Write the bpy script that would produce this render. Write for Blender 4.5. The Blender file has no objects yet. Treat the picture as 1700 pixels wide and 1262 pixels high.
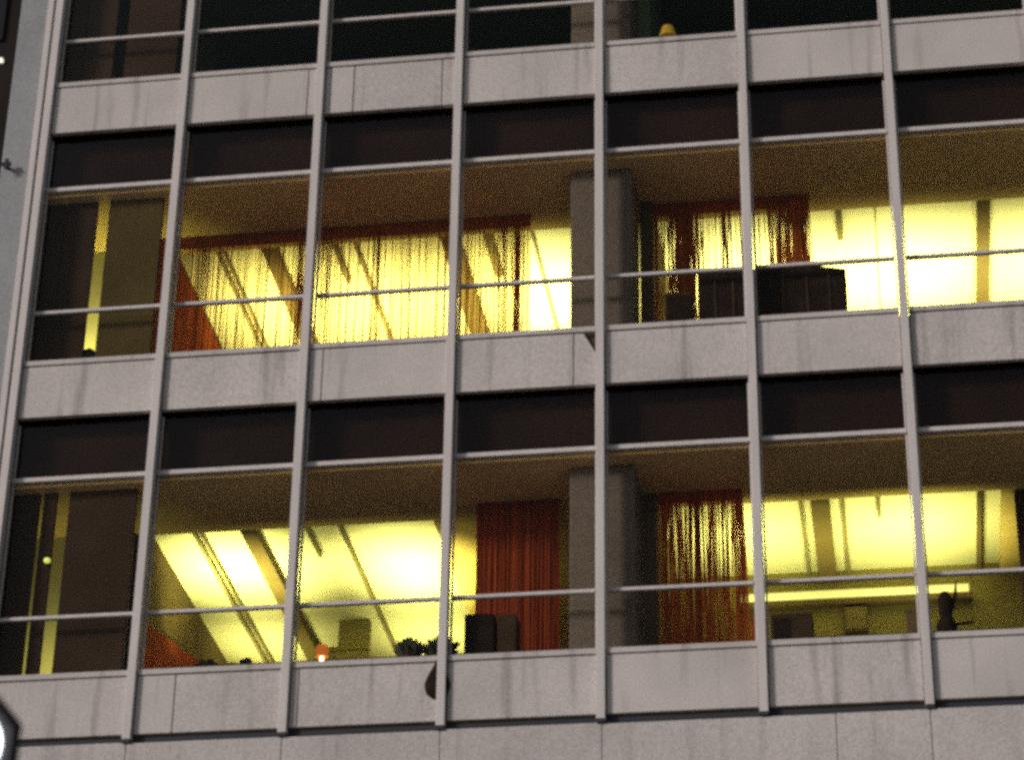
import bpy, bmesh, math, random
from mathutils import Vector, Matrix
R = math.radians
scene = bpy.context.scene
COL = scene.collection

# ------------------------------------------------------------------ camera
cam_data = bpy.data.cameras.new('camera')
cam = bpy.data.objects.new('camera', cam_data)
COL.objects.link(cam)
cam.location = (8.720, -23.298, -10.390)
cam.rotation_euler = (2.085415, -0.013575, 0.145342)
cam_data.sensor_fit = 'HORIZONTAL'
cam_data.sensor_width = 36.0
cam_data.lens = 4545.5 / 1700 * 36.0
cam_data.clip_start = 0.1
cam_data.clip_end = 2000
cam_data.dof.use_dof = True
cam_data.dof.focus_distance = 27.2
cam_data.dof.aperture_fstop = 1.2
scene.camera = cam

# ------------------------------------------------------------------ sky, dusk sun, exposure
world = bpy.data.worlds.new('World')
scene.world = world
world.use_nodes = True
wn, wl = world.node_tree.nodes, world.node_tree.links
wn.clear()
sky = wn.new('ShaderNodeTexSky')
sky.sky_type = 'NISHITA'
sky.sun_disc = False
sky.sun_elevation = R(20)
sky.sun_rotation = R(230)
bg = wn.new('ShaderNodeBackground')
bg.inputs['Strength'].default_value = 0.058
hs = wn.new('ShaderNodeHueSaturation')
hs.inputs['Saturation'].default_value = 0.5
wo = wn.new('ShaderNodeOutputWorld')
wl.new(sky.outputs[0], hs.inputs['Color'])
wl.new(hs.outputs[0], bg.inputs[0])
wl.new(bg.outputs[0], wo.inputs[0])

sun_data = bpy.data.lights.new('sun', 'SUN')
sun_data.energy = 1.5
sun_data.angle = R(10)
sun_data.color = (1.0, 0.91, 0.89)
sun = bpy.data.objects.new('sun', sun_data)
COL.objects.link(sun)
# from the left of the street, low: azimuth 230 deg (south-west), elevation 20 deg
sd = Vector((math.sin(R(230)) * math.cos(R(20)), math.cos(R(230)) * math.cos(R(20)), math.sin(R(20))))
sun.rotation_euler = sd.to_track_quat('Z', 'Y').to_euler()

scene.view_settings.view_transform = 'Standard'
scene.view_settings.look = 'None'
scene.view_settings.exposure = 0.42
scene.view_settings.gamma = 1.0
scene.cycles.filter_width = 3.3
scene.cycles.use_denoising = False
scene.cycles.max_bounces = 10
scene.cycles.diffuse_bounces = 5
scene.cycles.transparent_max_bounces = 24
scene.cycles.sample_clamp_indirect = 0.8

rng = random.Random(7)

# ------------------------------------------------------------------ materials
def mat(name, base, rough=0.7, metal=0.0, spec=0.3, var=0.0, vscale=3.0, grain=0.0, gscale=90.0,
        streak=0.0, emit=None, emit_s=0.0, translucent=0.0, stretch=(1, 1, 1), bump=0.0):
    m = bpy.data.materials.new(name)
    m.use_nodes = True
    n, l = m.node_tree.nodes, m.node_tree.links
    b = n['Principled BSDF']
    b.inputs['Base Color'].default_value = (*base, 1)
    b.inputs['Roughness'].default_value = rough
    b.inputs['Metallic'].default_value = metal
    b.inputs['Specular IOR Level'].default_value = spec
    if emit:
        b.inputs['Emission Color'].default_value = (*emit, 1)
        b.inputs['Emission Strength'].default_value = emit_s
    tc = n.new('ShaderNodeTexCoord')
    cur = None
    def mult(fac_out, lo, hi):
        nonlocal cur
        mr = n.new('ShaderNodeMapRange')
        mr.inputs['From Min'].default_value = 0.3
        mr.inputs['From Max'].default_value = 0.7
        mr.inputs['To Min'].default_value = lo
        mr.inputs['To Max'].default_value = hi
        l.new(fac_out, mr.inputs['Value'])
        mx = n.new('ShaderNodeMix')
        mx.data_type = 'RGBA'
        mx.blend_type = 'MULTIPLY'
        mx.inputs[0].default_value = 1.0
        if cur is None:
            mx.inputs[6].default_value = (*base, 1)
        else:
            l.new(cur, mx.inputs[6])
        l.new(mr.outputs[0], mx.inputs[7])
        cur = mx.outputs[2]
    if var:
        mp = n.new('ShaderNodeMapping')
        mp.inputs['Scale'].default_value = stretch
        l.new(tc.outputs['Object'], mp.inputs[0])
        nz = n.new('ShaderNodeTexNoise')
        nz.inputs['Scale'].default_value = vscale
        nz.inputs['Detail'].default_value = 5
        l.new(mp.outputs[0], nz.inputs['Vector'])
        mult(nz.outputs['Fac'], 1 - var, 1 + var)
    if grain:
        g = n.new('ShaderNodeTexNoise')
        g.inputs['Scale'].default_value = gscale
        g.inputs['Detail'].default_value = 3
        l.new(tc.outputs['Object'], g.inputs['Vector'])
        mult(g.outputs['Fac'], 1 - grain, 1 + grain)
    if streak:
        mp = n.new('ShaderNodeMapping')
        mp.inputs['Scale'].default_value = (7.0, 7.0, 0.5)
        l.new(tc.outputs['Object'], mp.inputs[0])
        s = n.new('ShaderNodeTexNoise')
        s.inputs['Scale'].default_value = 1.0
        s.inputs['Detail'].default_value = 4
        l.new(mp.outputs[0], s.inputs['Vector'])
        mr = n.new('ShaderNodeMapRange')
        mr.inputs['From Min'].default_value = 0.56
        mr.inputs['From Max'].default_value = 0.76
        mr.inputs['To Min'].default_value = 0.5
        mr.inputs['To Max'].default_value = 0.5 - 0.5 * streak
        l.new(s.outputs['Fac'], mr.inputs['Value'])
        mx = n.new('ShaderNodeMix')
        mx.data_type = 'RGBA'
        mx.blend_type = 'MULTIPLY'
        mx.inputs[0].default_value = 1.0
        if cur is None:
            mx.inputs[6].default_value = (*base, 1)
        else:
            l.new(cur, mx.inputs[6])
        dbl = n.new('ShaderNodeMath')
        dbl.operation = 'MULTIPLY'
        dbl.inputs[1].default_value = 2.0
        l.new(mr.outputs[0], dbl.inputs[0])
        l.new(dbl.outputs[0], mx.inputs[7])
        cur = mx.outputs[2]
    if cur is not None:
        l.new(cur, b.inputs['Base Color'])
    if bump:
        bp = n.new('ShaderNodeBump')
        bp.inputs['Strength'].default_value = bump
        bp.inputs['Distance'].default_value = 0.01
        g2 = n.new('ShaderNodeTexNoise')
        g2.inputs['Scale'].default_value = gscale
        l.new(tc.outputs['Object'], g2.inputs['Vector'])
        l.new(g2.outputs['Fac'], bp.inputs['Height'])
        l.new(bp.outputs[0], b.inputs['Normal'])
    if translucent:
        out = n['Material Output']
        tr = n.new('ShaderNodeBsdfTranslucent')
        tr.inputs['Color'].default_value = (*base, 1)
        if cur is not None:
            l.new(cur, tr.inputs['Color'])
        ms = n.new('ShaderNodeMixShader')
        ms.inputs[0].default_value = translucent
        l.new(b.outputs[0], ms.inputs[1])
        l.new(tr.outputs[0], ms.inputs[2])
        l.new(ms.outputs[0], out.inputs['Surface'])
    return m

def glass_mat(name, tint, refl):
    m = bpy.data.materials.new(name)
    m.use_nodes = True
    n, l = m.node_tree.nodes, m.node_tree.links
    n.clear()
    o = n.new('ShaderNodeOutputMaterial')
    t = n.new('ShaderNodeBsdfTransparent')
    t.inputs[0].default_value = (*tint, 1)
    g = n.new('ShaderNodeBsdfGlossy')
    g.inputs['Roughness'].default_value = 0.03
    g.inputs['Color'].default_value = (0.9, 0.9, 0.95, 1)
    # slightly uneven panes: the reflection wavers
    tc = n.new('ShaderNodeTexCoord')
    nz = n.new('ShaderNodeTexNoise')
    nz.inputs['Scale'].default_value = 2.5
    l.new(tc.outputs['Object'], nz.inputs['Vector'])
    bp = n.new('ShaderNodeBump')
    bp.inputs['Strength'].default_value = 0.15
    bp.inputs['Distance'].default_value = 0.02
    l.new(nz.outputs['Fac'], bp.inputs['Height'])
    l.new(bp.outputs[0], g.inputs['Normal'])
    lw = n.new('ShaderNodeFresnel')
    lw.inputs['IOR'].default_value = 1.45
    mm = n.new('ShaderNodeMath')
    mm.operation = 'MULTIPLY'
    mm.inputs[1].default_value = refl
    l.new(lw.outputs[0], mm.inputs[0])
    mx = n.new('ShaderNodeMixShader')
    l.new(mm.outputs[0], mx.inputs[0])
    l.new(t.outputs[0], mx.inputs[1])
    l.new(g.outputs[0], mx.inputs[2])
    l.new(mx.outputs[0], o.inputs['Surface'])
    return m

M = {}
M['panel'] = mat('pale_precast_panel', (0.49, 0.45, 0.422), 0.85, spec=0.2, var=0.12, vscale=0.9, grain=0.34, gscale=88, streak=0.4)
M['fascia'] = mat('pale_stone_fascia', (0.46, 0.425, 0.40), 0.85, spec=0.2, var=0.13, vscale=0.7, grain=0.34, gscale=88, streak=0.22)
M['alu'] = mat('weathered_aluminium', (0.53, 0.485, 0.462), 0.55, metal=0.0, spec=0.4, var=0.08, vscale=2.0, grain=0.26, gscale=88, stretch=(4, 4, 0.6))
M['pier'] = mat('grey_pier_stone', (0.272, 0.274, 0.282), 0.8, spec=0.2, var=0.12, vscale=1.2, grain=0.32, gscale=88, streak=0.2)
M['gasket'] = mat('dark_gasket', (0.03, 0.03, 0.035), 0.7)
M['dark'] = mat('dark_void_board', (0.078, 0.057, 0.044), 0.9, spec=0.1, var=0.35, vscale=0.8, grain=0.45, gscale=80)
M['slab'] = mat('floor_slab', (0.10, 0.08, 0.06), 0.9, spec=0.1, var=0.1)
M['soffit'] = mat('soffit_plaster', (0.92, 0.70, 0.38), 0.9, spec=0.1, var=0.08, vscale=1.5, grain=0.30, gscale=80)
M['ceiling'] = mat('white_ceiling', (0.80, 0.79, 0.76), 0.9, spec=0.1, var=0.03, vscale=2)
M['beam'] = mat('brown_beam', (0.16, 0.12, 0.07), 0.8, spec=0.1, var=0.1, vscale=4)
M['rail'] = mat('thin_ceiling_rail', (0.22, 0.19, 0.13), 0.7)
M['brown'] = mat('brown_partition', (0.13, 0.095, 0.06), 0.85, spec=0.1, var=0.15, vscale=2.0)
M['darkwall'] = mat('dark_brown_wall', (0.05, 0.033, 0.024), 0.9, spec=0.02, var=0.2, vscale=1.2)
M['backwall'] = mat('cream_back_wall', (0.62, 0.58, 0.45), 0.9, spec=0.1, var=0.06)
M['olive'] = mat('olive_back_wall', (0.30, 0.26, 0.12), 0.9, spec=0.05, var=0.12, vscale=2.5)
M['column'] = mat('grey_column', (0.155, 0.132, 0.118), 0.85, spec=0.1, var=0.1, vscale=2, grain=0.30, gscale=80)
M['green'] = mat('painted_green_glow', (0.10, 0.17, 0.085), 0.9, spec=0.1, var=0.15)  # faint green light of the top floor, put into the surface colour
M['orange_fabric'] = mat('orange_fabric', (0.38, 0.10, 0.016), 0.9, spec=0.05, translucent=0.18, var=0.15, vscale=8)
M['rust_fabric'] = mat('rust_red_fabric', (0.40, 0.085, 0.03), 0.9, spec=0.05, translucent=0.35, var=0.2, vscale=6, stretch=(6, 1, 0.3))
M['ember_fabric'] = mat('ember_orange_fabric', (0.52, 0.13, 0.03), 0.9, spec=0.05, translucent=0.45, var=0.2, vscale=6, stretch=(6, 1, 0.3))
M['olive_board'] = mat('olive_brown_board', (0.085, 0.066, 0.026), 0.9, spec=0.02, var=0.15, vscale=2)
vm = bpy.data.materials.new('amber_voile')
vm.use_nodes = True
vn, vl = vm.node_tree.nodes, vm.node_tree.links
vt = vn.new('ShaderNodeBsdfTransparent')
vt.inputs[0].default_value = (0.99, 0.90, 0.70, 1)
vx = vn.new('ShaderNodeMixShader')
vx.inputs[0].default_value = 0.07
vn['Principled BSDF'].inputs['Base Color'].default_value = (0.50, 0.17, 0.03, 1)
vn['Principled BSDF'].inputs['Roughness'].default_value = 0.9
vl.new(vt.outputs[0], vx.inputs[1])
vl.new(vn['Principled BSDF'].outputs[0], vx.inputs[2])
vl.new(vx.outputs[0], vn['Material Output'].inputs['Surface'])
M['voile'] = vm
M['rust_panel'] = mat('rust_red_screen', (0.28, 0.055, 0.02), 0.9, spec=0.05, var=0.15, vscale=5)
M['black'] = mat('black_plastic', (0.022, 0.015, 0.012), 0.9, spec=0.03, var=0.3, vscale=6)
M['charcoal'] = mat('charcoal_box', (0.05, 0.034, 0.022), 0.9, spec=0.03, var=0.3, vscale=5)
M['plant'] = mat('dark_leaf', (0.02, 0.025, 0.012), 0.6, var=0.3, vscale=10)
M['pot'] = mat('dark_red_pot', (0.09, 0.025, 0.015), 0.6, var=0.2, vscale=5)
M['shade'] = mat('orange_lamp_shade', (0.75, 0.28, 0.08), 0.8, emit=(1.0, 0.25, 0.03), emit_s=0.25)
M['bulb'] = mat('glowing_white_tube', (0.9, 0.9, 0.85), 0.5, emit=(1.0, 0.92, 0.6), emit_s=2.0)
M['greenbulb'] = mat('glowing_green_bulb', (0.8, 0.9, 0.5), 0.5, emit=(0.75, 0.85, 0.12), emit_s=0.6)
M['tube'] = mat('lit_fluorescent_tube', (0.9, 0.9, 0.7), 0.5, emit=(1.0, 0.98, 0.28), emit_s=0.6)
M['yellow'] = mat('yellow_shade', (0.45, 0.28, 0.03), 0.7, emit=(1.0, 0.62, 0.05), emit_s=0.05)
M['lens'] = mat('lit_street_lens', (0.9, 0.9, 0.9), 0.4, emit=(0.93, 0.97, 1.0), emit_s=3.0)
M['iron'] = mat('black_painted_iron', (0.018, 0.018, 0.02), 0.5, var=0.2, vscale=8)
M['asphalt'] = mat('asphalt', (0.05, 0.05, 0.05), 0.9, var=0.15, vscale=0.6, grain=0.2, gscale=60)
M['paving'] = mat('pavement_slabs', (0.22, 0.21, 0.20), 0.9, var=0.1, vscale=0.8, grain=0.15, gscale=40)
M['nb'] = mat('dark_brick', (0.020, 0.016, 0.014), 0.9, spec=0.1, var=0.25, vscale=2)
M['nbglass'] = mat('dark_window_glass', (0.012, 0.012, 0.014), 0.3, spec=0.2)
M['nblit'] = mat('lit_window', (0.8, 0.8, 0.7), 0.5, emit=(1.0, 0.95, 0.8), emit_s=1.0)
M['glass'] = glass_mat('clear_glass', (0.95, 0.93, 0.88), 0.13)
M['darkglass'] = glass_mat('smoked_glass', (0.72, 0.66, 0.62), 0.32)

# ------------------------------------------------------------------ mesh helpers
class MB:
    """collects shapes, then links them as ONE mesh object"""
    def __init__(self):
        self.bm = bmesh.new()
    def box(self, x0, x1, y0, y1, z0, z1):
        v = [self.bm.verts.new(p) for p in ((x0, y0, z0), (x1, y0, z0), (x1, y1, z0), (x0, y1, z0),
                                            (x0, y0, z1), (x1, y0, z1), (x1, y1, z1), (x0, y1, z1))]
        for f in ((0, 3, 2, 1), (4, 5, 6, 7), (0, 1, 5, 4), (1, 2, 6, 5), (2, 3, 7, 6), (3, 0, 4, 7)):
            self.bm.faces.new([v[i] for i in f])
        return self
    def prism(self, pts, axis, a, b):
        """pts: 2-D outline; axis 'y' -> (x,z) outline swept along y, 'x' -> (y,z) swept along x, 'z' -> (x,y) along z"""
        def P(p, t):
            return {'y': (p[0], t, p[1]), 'x': (t, p[0], p[1]), 'z': (p[0], p[1], t)}[axis]
        lo = [self.bm.verts.new(P(p, a)) for p in pts]
        hi = [self.bm.verts.new(P(p, b)) for p in pts]
        self.bm.faces.new(lo)
        self.bm.faces.new(hi[::-1])
        n = len(pts)
        for i in range(n):
            self.bm.faces.new((lo[i], hi[i], hi[(i + 1) % n], lo[(i + 1) % n]))
        bmesh.ops.recalc_face_normals(self.bm, faces=self.bm.faces)
        return self
    def lathe(self, prof, c=(0, 0, 0), seg=24, frame=None):
        """prof: (radius, height) pairs turned round z (or the z of frame)"""
        fr = frame or Matrix.Identity(3)
        rings = []
        for r, h in prof:
            rings.append([self.bm.verts.new(Vector(c) + fr @ Vector((r * math.cos(2 * math.pi * i / seg), r * math.sin(2 * math.pi * i / seg), h))) for i in range(seg)])
        for a, b in zip(rings, rings[1:]):
            for i in range(seg):
                self.bm.faces.new((a[i], a[(i + 1) % seg], b[(i + 1) % seg], b[i]))
        self.bm.faces.new(rings[0][::-1])
        self.bm.faces.new(rings[-1])
        return self
    def tube(self, pts, r, seg=10):
        pts = [Vector(p) for p in pts]
        rr = r if isinstance(r, (list, tuple)) else [r] * len(pts)
        rings = []
        for i, p in enumerate(pts):
            d = (pts[min(i + 1, len(pts) - 1)] - pts[max(i - 1, 0)]).normalized()
            fr = d.to_track_quat('Z', 'Y').to_matrix()
            rings.append([self.bm.verts.new(p + fr @ Vector((rr[i] * math.cos(2 * math.pi * k / seg), rr[i] * math.sin(2 * math.pi * k / seg), 0))) for k in range(seg)])
        for a, b in zip(rings, rings[1:]):
            for i in range(seg):
                self.bm.faces.new((a[i], a[(i + 1) % seg], b[(i + 1) % seg], b[i]))
        self.bm.faces.new(rings[0][::-1])
        self.bm.faces.new(rings[-1])
        return self
    def quad(self, *p):
        self.bm.faces.new([self.bm.verts.new(q) for q in p])
        return self
    def blob(self, c, rx, ry, rz, jag=0.0, seed=0, sub=3):
        g = random.Random(seed)
        r = bmesh.ops.create_icosphere(self.bm, subdivisions=sub, radius=1.0)
        for v in r['verts']:
            k = 1 + g.uniform(-jag, jag)
            v.co = Vector(c) + Vector((v.co.x * rx * k, v.co.y * ry * k, v.co.z * rz * k))
        return self
    def build(self, name, m, parent=None, bevel=0.0, smooth=False):
        me = bpy.data.meshes.new(name)
        self.bm.to_mesh(me)
        self.bm.free()
        me.materials.append(M[m] if isinstance(m, str) else m)
        if smooth:
            for p in me.polygons:
                p.use_smooth = True
        o = bpy.data.objects.new(name, me)
        COL.objects.link(o)
        if parent is not None:
            o.parent = parent
        if bevel:
            b = o.modifiers.new('bevel', 'BEVEL')
            b.width = bevel
            b.segments = 2
            b.limit_method = 'ANGLE'
        return o

def tag(o, label=None, cat=None, group=None, kind=None):
    if label: o['label'] = label
    if cat: o['category'] = cat
    if group: o['group'] = group
    if kind: o['kind'] = kind
    return o

def thing(name, label, cat, loc=(0, 0, 0), group=None, rz=0.0):
    o = bpy.data.objects.new(name, None)
    o.empty_display_size = 0.2
    COL.objects.link(o)
    o.location = loc
    o.rotation_euler = (0, 0, rz)
    return tag(o, label, cat, group)

def lamp(name, loc, sx, sy, power, color=(1, 0.95, 0.15), spread=100, parent=None, direction=(0, 0, 1)):
    d = bpy.data.lights.new(name, 'AREA')
    d.shape = 'RECTANGLE'
    d.size, d.size_y = sx, sy
    d.energy = power
    d.color = color
    d.spread = R(spread)
    o = bpy.data.objects.new(name, d)
    COL.objects.link(o)
    o.location = loc
    o.rotation_euler = Vector(direction).to_track_quat('-Z', 'Y').to_euler()
    if parent is not None:
        o.parent = parent
    return o

# ------------------------------------------------------------------ setting
GZ = -12.0
tag(MB().box(-400, 400, -400, 400, GZ - 0.5, GZ).build('ground', 'asphalt'), kind='structure')
tag(MB().box(-60, 80, -6.0, -0.2, GZ + 0.004, GZ + 0.13).build('pavement', 'paving'), kind='structure')
tag(MB().box(-60, 80, -28.0, -20.0, GZ + 0.004, GZ + 0.13).build('pavement', 'paving'), kind='structure')

# ------------------------------------------------------------------ the office building
FH = 3.4925           # floor to floor
NB = 10               # bays
W = 1.5
XR = NB * W
bld = thing('office_building', 'pale grey curtain wall office building with rows of tall windows, some lit yellow', 'building', (0, 0, 0))

def zf(z, y=0.06):    # height of a point at depth y seen on the line of sight through (y=0, z)
    return z + y * (z + 10.39) / 23.3

# mullions
for i in range(NB + 1):
    x = i * W
    b = MB()
    b.box(x - 0.041, x + 0.041, 0.0, 0.10, -0.70, 11.2)
    b.box(x - 0.030, x + 0.030, 0.10, 0.19, -0.70, 11.2)
    b.build('mullion', 'alu', bld, bevel=0.004)
    MB().box(x - 0.038, x + 0.038, 0.004, 0.10, -0.735, -0.702).build('mullion_foot', 'gasket', bld)

# spandrel panels with coping; a few bays have open vertical seams
seams = {(2, 2): [3.112, 3.36, 4.316], (2, 1): [2.86], (1, 2): [3.188], (1, 3): [5.732],
         (0, 1): [1.924], (0, 2): [3.125]}
ROWS = (0, 1, 2, 3)
for r in ROWS:
    for i in range(NB):
        zt, zb = zf(r * FH), zf(r * FH - 0.657)
        x0, x1 = i * W + 0.052, (i + 1) * W - 0.047
        cuts = [x0] + seams.get((r, i), []) + [x1]
        b = MB()
        for a, c in zip(cuts, cuts[1:]):
            a2 = a + (0.005 if a != x0 else 0)
            c2 = c - (0.005 if c != x1 else 0)
            off = rng.uniform(-0.003, 0.003)
            if (r, i) == (1, 3) and c == x1:      # corner broken out of this panel beside the mullion
                b.prism([(a2, zb), (c2, zb), (c2, zt - 0.30), (5.925, zt - 0.245), (5.83, zt - 0.068), (a2, zt - 0.068)], 'y', 0.06 + off, 0.12)
            else:
                b.box(a2, c2, 0.06 + off, 0.12, zb, zt - 0.068)
        p = b.build('spandrel_panel', 'panel', bld, bevel=0.004)
        # the coping ledge, a little proud, with a shadow line below
        MB().box(x0, x1, 0.045, 0.19, zt - 0.058, zt).build('coping', 'panel', p, bevel=0.006)
    MB().box(0.0, XR, 0.125, 0.19, zf(r * FH - 0.64), zf(r * FH) - 0.062).build('panel_backing', 'dark', bld)

# wide fascia below the lowest spandrels and the plain storey wall down to the street
fx = [-0.02, 1.5, 3.0, 4.5, 6.01, 8.15, 9.0, 10.5, 12.0, 13.5, XR]
for a, c in zip(fx, fx[1:]):
    dz = 0.012 if a < 1.5 else rng.uniform(-0.006, 0.006)
    MB().box(a + 0.003, c - 0.003, 0.03, 0.20, -3.2, -0.735 + dz).build('fascia_panel', 'fascia', bld, bevel=0.006)
MB().box(-0.02, XR, 0.10, 0.19, -0.80, -0.64).build('shadow_gap', 'gasket', bld)
MB().box(-0.02, XR, 0.06, 0.30, GZ, -3.21).build('lower_wall', 'fascia', bld)
for k in range(2):
    for i in range(NB):
        MB().box(i * W + 0.2, (i + 1) * W - 0.2, 0.03, 0.059, -6.2 - k * 3.5, -4.4 - k * 3.5).build('lower_window', 'nbglass', bld)

# corner pier at the left, with a groove next to the first mullion
MB().box(-0.455, -0.135, 0.03, 1.2, GZ, 11.4).build('corner_pier', 'pier', bld, bevel=0.012)
MB().box(-0.133, -0.066, 0.0, 0.30, GZ, 11.4).build('edge_strip', 'alu', bld, bevel=0.006)
MB().box(-0.064, -0.048, 0.05, 0.25, GZ, 11.4).build('pier_groove', 'gasket', bld)
br = MB()
br.tube([(-0.36, 0.03, 5.93), (-0.36, -0.05, 5.93)], 0.018)
br.box(-0.41, -0.31, -0.075, -0.045, 5.915, 5.95)
br.box(-0.375, -0.34, -0.08, -0.05, 5.87, 5.99)
br.build('wall_bracket', 'iron', bld)
MB().box(-0.455, XR, 1.21, 7.0, GZ, -1.6).build('lower_core', 'nb', bld)
MB().box(-0.455, XR, 0.2, 7.0, 10.9, 11.3).build('roof', 'slab', bld)
MB().box(XR + 0.05, XR + 0.35, 0.0, 7.0, GZ, 11.4).build('end_wall', 'fascia', bld)
MB().box(-0.455, XR, 7.0, 7.2, GZ, 11.3).build('rear_wall', 'nb', bld)
MB().box(-0.43, -0.20, 1.21, 6.99, -1.6, 11.3).build('side_wall', 'nb', bld)

# windows: frame (upper transom, middle rail, side gaskets) with its three panes
TZ, MZ, SOF = 2.188, 0.665, 2.13
for r in (0, 1, 2):
    z = r * FH
    for i in range(NB):
        x0, x1 = i * W + 0.047, (i + 1) * W - 0.047
        b = MB()
        b.box(x0, x1, 0.115, 0.185, z + TZ - 0.026, z + TZ + 0.020)
        b.box(x0, x0 + 0.016, 0.14, 0.184, z + 0.03, z + TZ - 0.029)
        b.box(x1 - 0.016, x1, 0.14, 0.184, z + 0.03, z + TZ - 0.029)
        b.box(x0, x0 + 0.016, 0.14, 0.184, z + TZ + 0.021, z + 2.83)
        b.box(x1 - 0.016, x1, 0.14, 0.184, z + TZ + 0.021, z + 2.83)
        w = b.build('window', 'alu', bld)
        MB().box(x0 + 0.017, x1 - 0.017, 0.128, 0.180, z + MZ - 0.022, z + MZ + 0.016).build('middle_rail', 'alu', w, bevel=0.006)
        MB().box(x0 + 0.018, x1 - 0.018, 0.160, 0.166, z + TZ + 0.022, z + 2.90).build('upper_pane', 'darkglass', w)
        MB().box(x0 + 0.018, x1 - 0.018, 0.160, 0.166, z + MZ + 0.018, z + TZ - 0.030).build('middle_pane', 'glass', w)
        MB().box(x0 + 0.018, x1 - 0.018, 0.160, 0.166, z + 0.02, z + MZ - 0.026).build('lower_pane', 'glass', w)

# floors: void board behind the upper panes, soffit, ceiling with beams, slab, column, partitions
for r in (0, 1, 2):
    z = r * FH
    MB().box(-0.19, XR, 0.30, 0.33, z + SOF + 0.06, z + FH - 0.45).build('void_board', 'dark', bld)
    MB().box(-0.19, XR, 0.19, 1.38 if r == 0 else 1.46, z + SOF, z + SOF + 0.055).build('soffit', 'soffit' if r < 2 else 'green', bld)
    MB().box(-0.19, XR, 0.34, 6.99, z - 0.78, z - 0.62).build('floor_slab', 'slab', bld)
    MB().box(0.0, XR, 0.192, 0.62, z - 0.06, z - 0.02).build('window_ledge', 'slab', bld)
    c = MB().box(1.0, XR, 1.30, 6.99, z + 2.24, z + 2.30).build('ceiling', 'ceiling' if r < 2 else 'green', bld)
    # column behind the fourth window
    MB().box(5.655, 6.30, 0.38, 1.04, z - 0.62, z + SOF - 0.003).build('column', 'column', bld, bevel=0.02)
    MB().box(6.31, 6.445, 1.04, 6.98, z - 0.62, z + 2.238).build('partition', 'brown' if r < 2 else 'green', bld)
    sb = 1.38 if r == 0 else 1.46
    def beam(x0, x1, y1, m='beam', dz=0.105, y0=None):
        MB().box(x0, x1, (sb + 0.002) if y0 is None else y0, y1, z + 2.238 - dz, z + 2.238).build('ceiling_beam' if m != 'rail' else 'ceiling_rail', m, c)
    if r < 2:
        beam(1.55, 1.59, 5.5, 'rail', 0.05)
        beam(1.63, 1.66, 5.5, 'rail', 0.06)
        beam(2.09, 2.25, 5.5)
        beam(3.10, 3.14, 5.5, 'rail', 0.06)
        if r == 1:
            beam(4.08, 4.28, 6.5)
            beam(5.06, 5.09, 6.5, 'rail', 0.05)
            beam(2.87, 2.92, 2.35, 'rail', 0.08)
            beam(4.55, 4.64, 2.4, 'rail', 0.08)
            beam(8.36, 8.43, 2.1, 'rail', 0.09)
            beam(9.86, 10.0, 6.5)
            beam(8.78, 8.79, 6.5, 'rail', 0.03)
            beam(11.6, 11.75, 6.5)
        else:
            beam(4.12, 5.6, 6.5, 'soffit')
            beam(2.75, 2.79, 2.2, 'rail', 0.06)
            beam(7.84, 7.875, 3.28, 'rail', 0.06)
            beam(7.96, 8.15, 3.28)
            beam(8.26, 8.30, 3.28, 'rail', 0.06)
            beam(8.62, 8.66, 1.9, 'rail', 0.08)
            beam(9.62, 9.665, 3.28)
            beam(9.86, XR - 0.1, 3.28, 'soffit')
    # left bay: dark wall with two tall slots
    lw = 'darkwall'
    zt = z + SOF - 0.003
    zb = z - 0.62
    # two narrow dark boards close to the glass, and a wider one by the partition: light shows in the gaps
    sl = [(-0.19, 0.216), (0.232, 0.568), (0.705, 1.29)] if r else [(-0.19, 0.285), (0.33, 0.462), (0.600, 1.29)]
    for a, b2 in sl:
        MB().box(a, b2, 0.32, 0.37, zb, zt).build('wall_panel', 'olive_board' if (r == 1 and b2 > 1) else lw, bld)
    # dividing partition between the left bay and the lit room
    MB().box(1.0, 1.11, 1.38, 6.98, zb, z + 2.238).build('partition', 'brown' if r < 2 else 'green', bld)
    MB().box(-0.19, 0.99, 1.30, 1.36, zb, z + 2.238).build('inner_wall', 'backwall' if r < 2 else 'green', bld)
    MB().box(-0.19, 0.998, 1.37, 6.9, z + 2.24, z + 2.30).build('ceiling', 'ceiling' if r < 2 else 'darkwall', bld)
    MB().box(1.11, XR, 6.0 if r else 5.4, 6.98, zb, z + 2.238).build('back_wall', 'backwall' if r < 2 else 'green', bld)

# lower lit room, right: nearer back wall with a dark wall where the room ends
MB().box(6.45, XR, 3.29, 3.40, -0.62, 2.238).build('back_wall', 'olive', bld)
MB().box(9.98, 10.6, 1.4, 1.46, -0.62, SOF - 0.003).build('dark_wall', 'darkwall', bld)
# lower lit room, left: bulkhead hanging at the back
bk = MB()
bk.box(2.45, 2.97, 3.9, 4.02, 0.9, 1.86)
bk.box(2.45, 2.97, 3.88, 4.02, 1.862, 1.90)
bk.box(2.62, 2.97, 3.92, 4.02, 1.902, 2.236)
bk.build('bulkhead', 'olive', bld)
# low rust-red screen standing along the dividing partition
MB().prism([(1.40, -0.6), (5.0, -0.6), (5.0, 1.95), (3.63, 1.68), (1.49, 1.19), (1.40, 1.16)], 'x', 1.115, 1.15).build('screen_panel', 'rust_panel', bld)
MB().prism([(1.50, FH - 0.6), (5.0, FH - 0.6), (5.0, FH + 2.1), (1.50, FH + 2.1)], 'x', 1.115, 1.15).build('screen_panel', 'rust_panel', bld)

# ------------------------------------------------------------------ room lights (uplighters standing below the sill line)
YG = (1.0, 0.99, 0.24)
YW = (1.0, 0.96, 0.27)
z1 = FH
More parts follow.
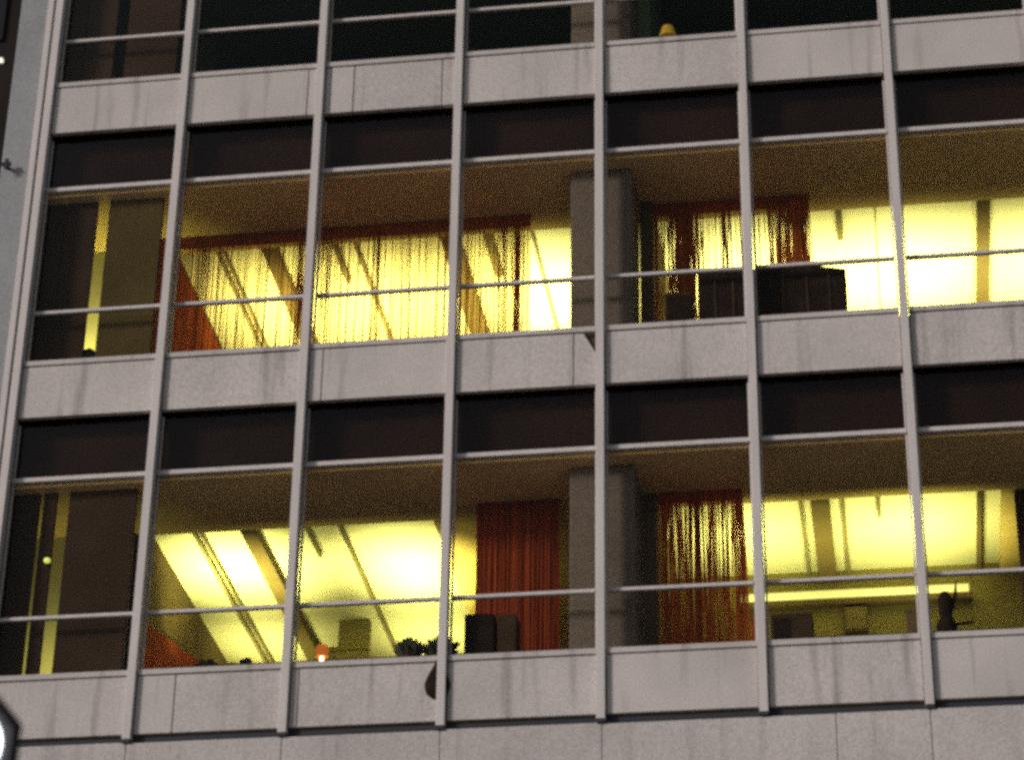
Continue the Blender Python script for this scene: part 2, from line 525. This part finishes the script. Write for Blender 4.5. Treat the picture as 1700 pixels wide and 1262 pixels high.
# upper lit rooms
for x in (1.85, 2.7, 3.6, 4.7, 5.3):
    lamp('room_uplight', (x, 3.0, z1 + 1.0), 0.8, 1.6, 25, YW, 90)
for x in (6.95, 7.7, 8.7, 9.4, 10.6, 12.0):
    lamp('room_uplight', (x, 3.0, z1 + 1.0), 0.8, 1.6, 25, YW, 90)
# lower lit rooms: x, y, width, depth, power
for xa, xb in ((1.16, 5.5), (6.5, 9.95)):     # unseen boards added to keep the uplight off the soffit
    MB().box(xa, xb, 2.08, 2.10, -0.62, 0.945).build('added_light_shield', 'slab', bld)
for x, sx, p, sp in ((1.82, 0.45, 27, 74), (3.7, 0.35, 14, 66), (2.9, 2.2, 8, 110), (7.2, 0.5, 13, 84), (8.95, 0.6, 16, 84), (8.1, 1.8, 6, 110)):
    lamp('room_uplight', (x, 2.32, 0.60), sx, 0.10, p, YG, sp, direction=(0, 0.10 if x < 5 else -0.02, 1))
lamp('room_uplight', (3.7, 3.1, 1.1), 0.4, 0.5, 8, YG, 76)
for x, p in ((1.7, 7), (3.6, 7)):
    lamp('room_uplight', (x, 4.4, 1.15), 0.6, 0.8, p, YG, 90)
# corridor lamps behind the slotted walls
lamp('corridor_light', (0.3, 0.75, z1 + 0.1), 0.5, 0.2, 6.5, YG, 90, direction=(0, 0.62, 1))
lamp('corridor_light', (0.3, 0.75, 0.1), 0.5, 0.2, 1.8, YG, 90, direction=(0, 0.62, 1))

# ------------------------------------------------------------------ string curtains
def curtain(name, label, x0, x1, y, ztop, zbot, density, m, seed, lean=0.02, wmin=0.004, wmax=0.010, group=None, head=0.035, voile=False):
    """a hanging of many narrow fabric strings: density(t) = strings per metre at t in 0..1"""
    g = random.Random(seed)
    b = MB()
    b.box(x0, x1, y - 0.006, y + 0.006, ztop - head, ztop)           # heading tape
    x = x0
    while x < x1:
        t = (x - x0) / (x1 - x0)
        d = density(t, g)
        w = g.uniform(wmin, wmax)
        yy = y + g.uniform(-0.02, 0.02)
        a = g.uniform(-0.9, 0.9)
        l = g.gauss(0, lean)
        ph, am = g.uniform(0, 6.28), g.uniform(0, 0.012)
        n = 7
        prev = None
        for k in range(n + 1):
            u = k / n
            zz = ztop - 0.01 + (zbot - ztop) * u
            xx = x + l * u + am * math.sin(ph + 5 * u)
            dx, dy = w * math.cos(a), w * math.sin(a)
            cur = (b.bm.verts.new((xx - dx, yy - dy, zz)), b.bm.verts.new((xx + dx, yy + dy, zz)))
            if prev:
                b.bm.faces.new((prev[0], prev[1], cur[1], cur[0]))
            prev = cur
        x += 1.0 / max(d, 1) * g.uniform(0.5, 1.5)
    nf = len(b.bm.faces)
    if voile:                                                         # gently waving sheer sheet behind the strings
        n = int((x1 - x0) / 0.02)
        col = [(x0 + (x1 - x0) * i / n, y + 0.045 + 0.014 * math.sin(i * 0.9) + 0.006 * math.sin(i * 2.3)) for i in range(n + 1)]
        pr = None
        for px, py in col:
            cur = (b.bm.verts.new((px, py, zbot)), b.bm.verts.new((px, py, ztop - 0.01)))
            if pr:
                b.bm.faces.new((pr[0], cur[0], cur[1], pr[1]))
            pr = cur
    o = b.build(name, m)
    if voile:
        o.data.materials.append(M['voile'])
        for p in o.data.polygons[nf:]:
            p.material_index = 1
            p.use_smooth = True
    # origin at the curtain's head
    tag(o, label, 'curtain', group)
    return o

CG = 'string curtains hung in the lit rooms'
def bunch(*peaks, base=40):
    def f(t, g):
        v = base
        for c, w, h in peaks:
            v += h * math.exp(-((t - c) / w) ** 2)
        return v
    return f

curtain('string_curtain', 'wide orange string curtain hanging across the upper lit room left of the grey column', 0.97, 5.13, 1.13, z1 + SOF - 0.004, z1 - 0.5,
        bunch((0.0, 0.035, 260), (0.13, 0.012, 90), (0.40, 0.012, 160), (0.47, 0.012, 90), (0.60, 0.01, 60), (0.965, 0.012, 300), (0.93, 0.01, 100), base=52),
        'orange_fabric', 3, lean=0.008, wmin=0.0025, wmax=0.007, head=0.15, voile=True, group=CG)
curtain('string_curtain', 'tangled orange string curtain above the black box in the upper lit room', 6.45, 8.10, 1.11, z1 + SOF - 0.004, z1 - 0.5,
        bunch((0.02, 0.05, 60), (0.16, 0.07, 190), (0.22, 0.04, 220), (0.45, 0.02, 160), (0.92, 0.07, 330), (0.80, 0.05, 110), base=48),
        'orange_fabric', 11, lean=0.04, wmin=0.003, wmax=0.009, head=0.15, group=CG)
curtain('string_curtain', 'closed dark red curtain with thin gaps, left of the column in the lower lit room', 4.64, 5.47, 1.05, SOF - 0.004, -0.5,
        bunch(base=330), 'rust_fabric', 21, lean=0.004, wmin=0.006, wmax=0.012, group=CG)
curtain('string_curtain', 'half open rust red string curtain right of the column in the lower lit room', 6.46, 7.30, 1.04, SOF - 0.004, -0.5,
        bunch((0.1, 0.08, 60), (0.45, 0.06, 190), (0.95, 0.07, 60), base=95), 'ember_fabric', 31, lean=0.05, head=0.12, group=CG)

# ------------------------------------------------------------------ things on the window ledges
def ledge(r):
    return r * FH - 0.02

# row above: long black case and a small black box
k = thing('equipment_case', 'long low black case filling the ledge of the upper lit room right of the column', 'case', (7.70, 0.42, ledge(1)))
b = MB()
b.prism([(-0.735, 0), (0.745, 0), (0.755, 0.685), (0.48, 0.735), (-0.18, 0.752), (-0.28, 0.735), (-0.725, 0.742)], 'y', -0.15, 0.16)
b.build('body', 'black', k, bevel=0.02)
for x in (-0.56, -0.38, -0.12, 0.12, 0.36, 0.58):
    MB().box(x - 0.012, x + 0.012, -0.162, -0.152, 0.06, 0.66).build('rib', 'charcoal', k)
MB().box(-0.70, 0.72, -0.165, -0.153, 0.005, 0.05).build('base_strip', 'charcoal', k)
k = thing('speaker_box', 'small black box on the upper ledge beside the long black case', 'box', (6.76, 0.42, ledge(1)))
MB().box(-0.14, 0.14, -0.12, 0.12, 0, 0.545).build('body', 'charcoal', k, bevel=0.015)
MB().box(-0.11, 0.11, -0.13, -0.121, 0.05, 0.50).build('grille', 'black', k)
k = thing('desk_bin', 'dark slanted bin on the upper ledge beside the yellow slot at far left', 'bin', (0.60, 0.45, ledge(1)))
MB().lathe([(0.075, 0), (0.095, 0.28), (0.07, 0.36), (0.02, 0.40)], seg=14).build('body', 'black', k)
MB().lathe([(0.10, 0.272), (0.10, 0.29)], seg=14).build('rim', 'charcoal', k)

# lower row, left
k = thing('monitor_box', 'tall dark box with a gap down its middle before the closed red curtain', 'box', (4.92, 0.35, ledge(0)))
MB().box(-0.25, 0.035, -0.12, 0.12, 0, 0.545).build('left_half', 'black', k, bevel=0.01)
MB().box(0.065, 0.25, -0.10, 0.12, 0, 0.535).build('right_half', 'charcoal', k, bevel=0.01)
MB().box(-0.25, 0.25, 0.121, 0.14, 0, 0.40).build('back_board', 'rust_panel', k)

def spiky(name, label, loc, w, h, n, seed):
    t = thing(name, label, 'plant', loc, 'plants on the lower ledge')
    MB().lathe([(0.07, 0), (0.10, 0.13), (0.105, 0.15), (0.09, 0.15)], seg=16).build('pot', 'pot', t)
    g = random.Random(seed)
    b = MB()
    for _ in range(n):
        a = g.uniform(0, 6.28)
        rr = g.uniform(0.1, 1.0)
        hh = h * g.uniform(0.55, 1.0) * (1 - 0.35 * rr)
        tip = Vector((w * rr * math.cos(a), w * 0.7 * rr * math.sin(a), 0.13 + hh))
        base = Vector((0.05 * math.cos(a), 0.05 * math.sin(a), 0.12))
        mid = base.lerp(tip, 0.55) + Vector((0, 0, 0.05))
        s = Vector((-math.sin(a), math.cos(a), 0)) * g.uniform(0.014, 0.026)
        v = [b.bm.verts.new(q) for q in (base - s * 0.5, base + s * 0.5, mid + s, tip, mid - s)]
        b.bm.faces.new(v)
    b.build('foliage', 'plant', t)
    return t
spiky('potted_plant', 'low jagged dark plant on the lower ledge, leftmost of the clump by the mullion', (4.12, 0.32, ledge(0)), 0.18, 0.27, 170, 4)
spiky('potted_plant', 'taller jagged dark plant behind the mullion over the hanging bundle', (4.42, 0.36, ledge(0)), 0.21, 0.30, 220, 5)
k = thing('ledge_lamp', 'small lamp with orange shade and white glowing stem on the lower ledge', 'lamp', (3.27, 0.34, ledge(0)))
MB().lathe([(0.05, 0), (0.05, 0.015), (0.022, 0.02), (0.022, 0.24), (0.02, 0.25)], seg=14).build('stem', 'bulb', k, smooth=False)
MB().lathe([(0.062, 0.22), (0.066, 0.30), (0.05, 0.335), (0.012, 0.34)], seg=18).build('lamp_shade', 'shade', k)
def heap(label, x, w, h, r, seed):
    t = thing('paper_tray', label, 'tray', (x, 0.33, ledge(r)), 'dark trays on the lower ledge')
    MB().box(-w, w, -0.1, 0.1, 0, h * 0.75).build('tray', 'black', t, bevel=0.008)
    g = random.Random(seed)
    b = MB()
    for q in range(5):
        xx = g.uniform(-w * 0.8, w * 0.6)
        b.box(xx, xx + w * 0.35, -0.08, 0.08, h * 0.75, h * g.uniform(0.82, 1.05))
    b.build('papers', 'charcoal', t)
heap('low dark tray on the lower ledge under the brightest ceiling strip', 2.16, 0.12, 0.215, 0, 1)
heap('flat dark tray on the lower ledge next to the leftmost lit window mullion', 2.48, 0.12, 0.20, 0, 2)
# hanging dark bundle outside, half hidden by the mullion
b = MB()
b.lathe([(0.004, 0.0), (0.03, 0.06), (0.10, 0.19), (0.125, 0.27), (0.105, 0.36), (0.05, 0.41)], c=(0, 0, 0), seg=18, frame=Matrix.Rotation(math.pi, 3, 'X'))
o = b.build('hanging_bundle', 'black', smooth=True)
o.location = (4.458, 0.043, 0.0)
o.scale = (1, 0.2, 1)
tag(o, 'dark rounded bundle hanging on the pale panel behind a mullion below the jagged plants', 'bundle')

# lower row, right
k = thing('storage_box', 'dark grey box standing inside the lower right room below the bright trough', 'box', (7.75, 1.0, -0.62))
MB().box(-0.20, 0.20, -0.15, 0.15, 0, 1.275).build('body', 'charcoal', k, bevel=0.01)
MB().box(-0.17, -0.02, -0.16, -0.151, 0.95, 1.22).build('opening', 'black', k)
k = thing('red_box', 'small red box behind the mullion at the bottom of the half open curtain', 'box', (7.43, 1.0, -0.62))
MB().box(-0.07, 0.08, -0.1, 0.1, 0, 1.24).build('body', 'rust_panel', k, bevel=0.01)
MB().box(-0.072, 0.082, -0.102, 0.102, 1.241, 1.262).build('lid', 'rust_panel', k)
k = thing('grey_box', 'brownish grey box inside the lower right room beside the tall dark bottle', 'box', (8.93, 1.0, -0.62))
MB().box(-0.09, 0.09, -0.1, 0.1, 0, 1.25).build('body', 'brown', k, bevel=0.01)
MB().box(-0.092, 0.092, -0.102, 0.102, 1.251, 1.272).build('lid', 'brown', k)
k = thing('coat_stand', 'dark upright stand with a thin spike before the bright trough at right', 'stand', (9.22, 1.0, -0.62))
MB().lathe([(0.10, 0), (0.10, 0.05), (0.055, 0.08), (0.06, 0.9), (0.105, 1.12), (0.06, 1.22), (0.07, 1.42), (0.04, 1.48)], seg=14).build('body', 'black', k)
MB().tube([(0.06, 0, 1.3), (0.10, 0, 1.45), (0.115, 0, 1.60)], [0.022, 0.018, 0.006]).build('spike', 'black', k)
MB().tube([(0.05, 0, 1.14), (0.26, 0, 1.16)], 0.015).build('arm', 'black', k)
k = thing('uplight_trough', 'long glowing fluorescent trough on the back wall of the lower right room', 'lamp', (8.3, 3.2, 1.86))
MB().box(-1.22, 1.25, -0.04, 0.085, -0.06, 0.0).build('tray', 'brown', k)
MB().tube([(-1.19, -0.005, 0.058), (1.22, -0.005, 0.058)], 0.05, 14).build('tube_light', 'tube', k)
k = thing('wall_speaker', 'small brown square box fixed to the back wall under the glowing trough', 'speaker', (8.33, 3.24, 1.62))
MB().box(-0.12, 0.12, -0.07, 0.045, -0.14, 0.14).build('body', 'brown', k, bevel=0.01)
MB().box(-0.10, 0.10, -0.08, -0.071, -0.12, 0.12).build('grille', 'beam', k)
# lamp in the slot of the left bay, and yellow lamp on the top ledge
k = thing('wall_light', 'tiny glowing green-white bulb beside the slot of the lower left bay', 'lamp', (0.45, 0.27, 1.35))
MB().blob((0, 0, 0), 0.034, 0.034, 0.03).build('bulb', 'greenbulb', k, smooth=True)
MB().tube([(0.0, 0.02, -0.02), (0.02, 0.06, -0.05)], 0.015).build('arm', 'black', k)
k = thing('table_lamp', 'small dim yellow lamp on the dark top ledge right of the column', 'lamp', (6.70, 0.38, ledge(2)))
MB().lathe([(0.06, 0), (0.06, 0.02), (0.015, 0.03), (0.015, 0.30)], seg=12).build('stem', 'black', k)
MB().lathe([(0.10, 0.29), (0.06, 0.43), (0.055, 0.43)], seg=18).build('lamp_shade', 'yellow', k)

# ------------------------------------------------------------------ dark neighbouring block at far left
nb = thing('neighbour_block', 'black unlit block behind the pale corner pier with one tiny lit window', 'building', (-14, 8, GZ))
MB().box(-12, 11.5, 0, 14, 0, 38).build('wall', 'nb', nb)
MB().box(-12.3, 11.8, -0.3, 14.3, 38, 38.6).build('roof', 'nb', nb)
for fl in range(9):
    for i in range(7):
        MB().box(-10.6 + i * 3.2, -9.0 + i * 3.2, -0.05, -0.004, 3 + fl * 3.8, 5.2 + fl * 3.8).build('window', 'nbglass', nb)

MB().box(10.201, 10.241, -0.06, -0.004, 25.405, 25.455).build('lit_window', 'nblit', nb)

# ------------------------------------------------------------------ street lamp, its head cut by the left edge of the frame
LP = Vector((4.435, -11.95, -5.65))
sl = thing('street_lamp', 'black street lamp with a glowing white round lens at bottom left', 'street lamp', (LP.x - 0.9, LP.y, GZ))
o0 = Vector((LP.x - 0.9, LP.y, GZ))
b = MB()
b.lathe([(0.14, 0), (0.14, 0.5), (0.085, 0.6), (0.06, 6.3)], seg=16)
b.build('pole', 'iron', sl, smooth=False)
head = LP - o0
MB().tube([(0, 0, 6.25), (0.12, 0, 6.55), (0.45, 0, 6.62), tuple(head + Vector((-0.10, 0.02, 0.16)))], 0.035).build('arm', 'iron', sl)
tocam = (Vector(cam.location) - LP).normalized()
fr = tocam.to_track_quat('Z', 'Y').to_matrix() @ Matrix.Rotation(R(22.5), 3, 'Z')
MB().lathe([(0.08, -0.24), (0.20, -0.16), (0.272, 0.0), (0.272, 0.05), (0.225, 0.055), (0.172, 0.02)], c=head, seg=8, frame=fr).build('housing', 'iron', sl)
MB().lathe([(0.168, 0.022), (0.165, 0.032), (0.14, 0.06), (0.08, 0.08), (0.01, 0.085)], c=head, seg=32, frame=fr).build('lens', 'lens', sl, smooth=True)
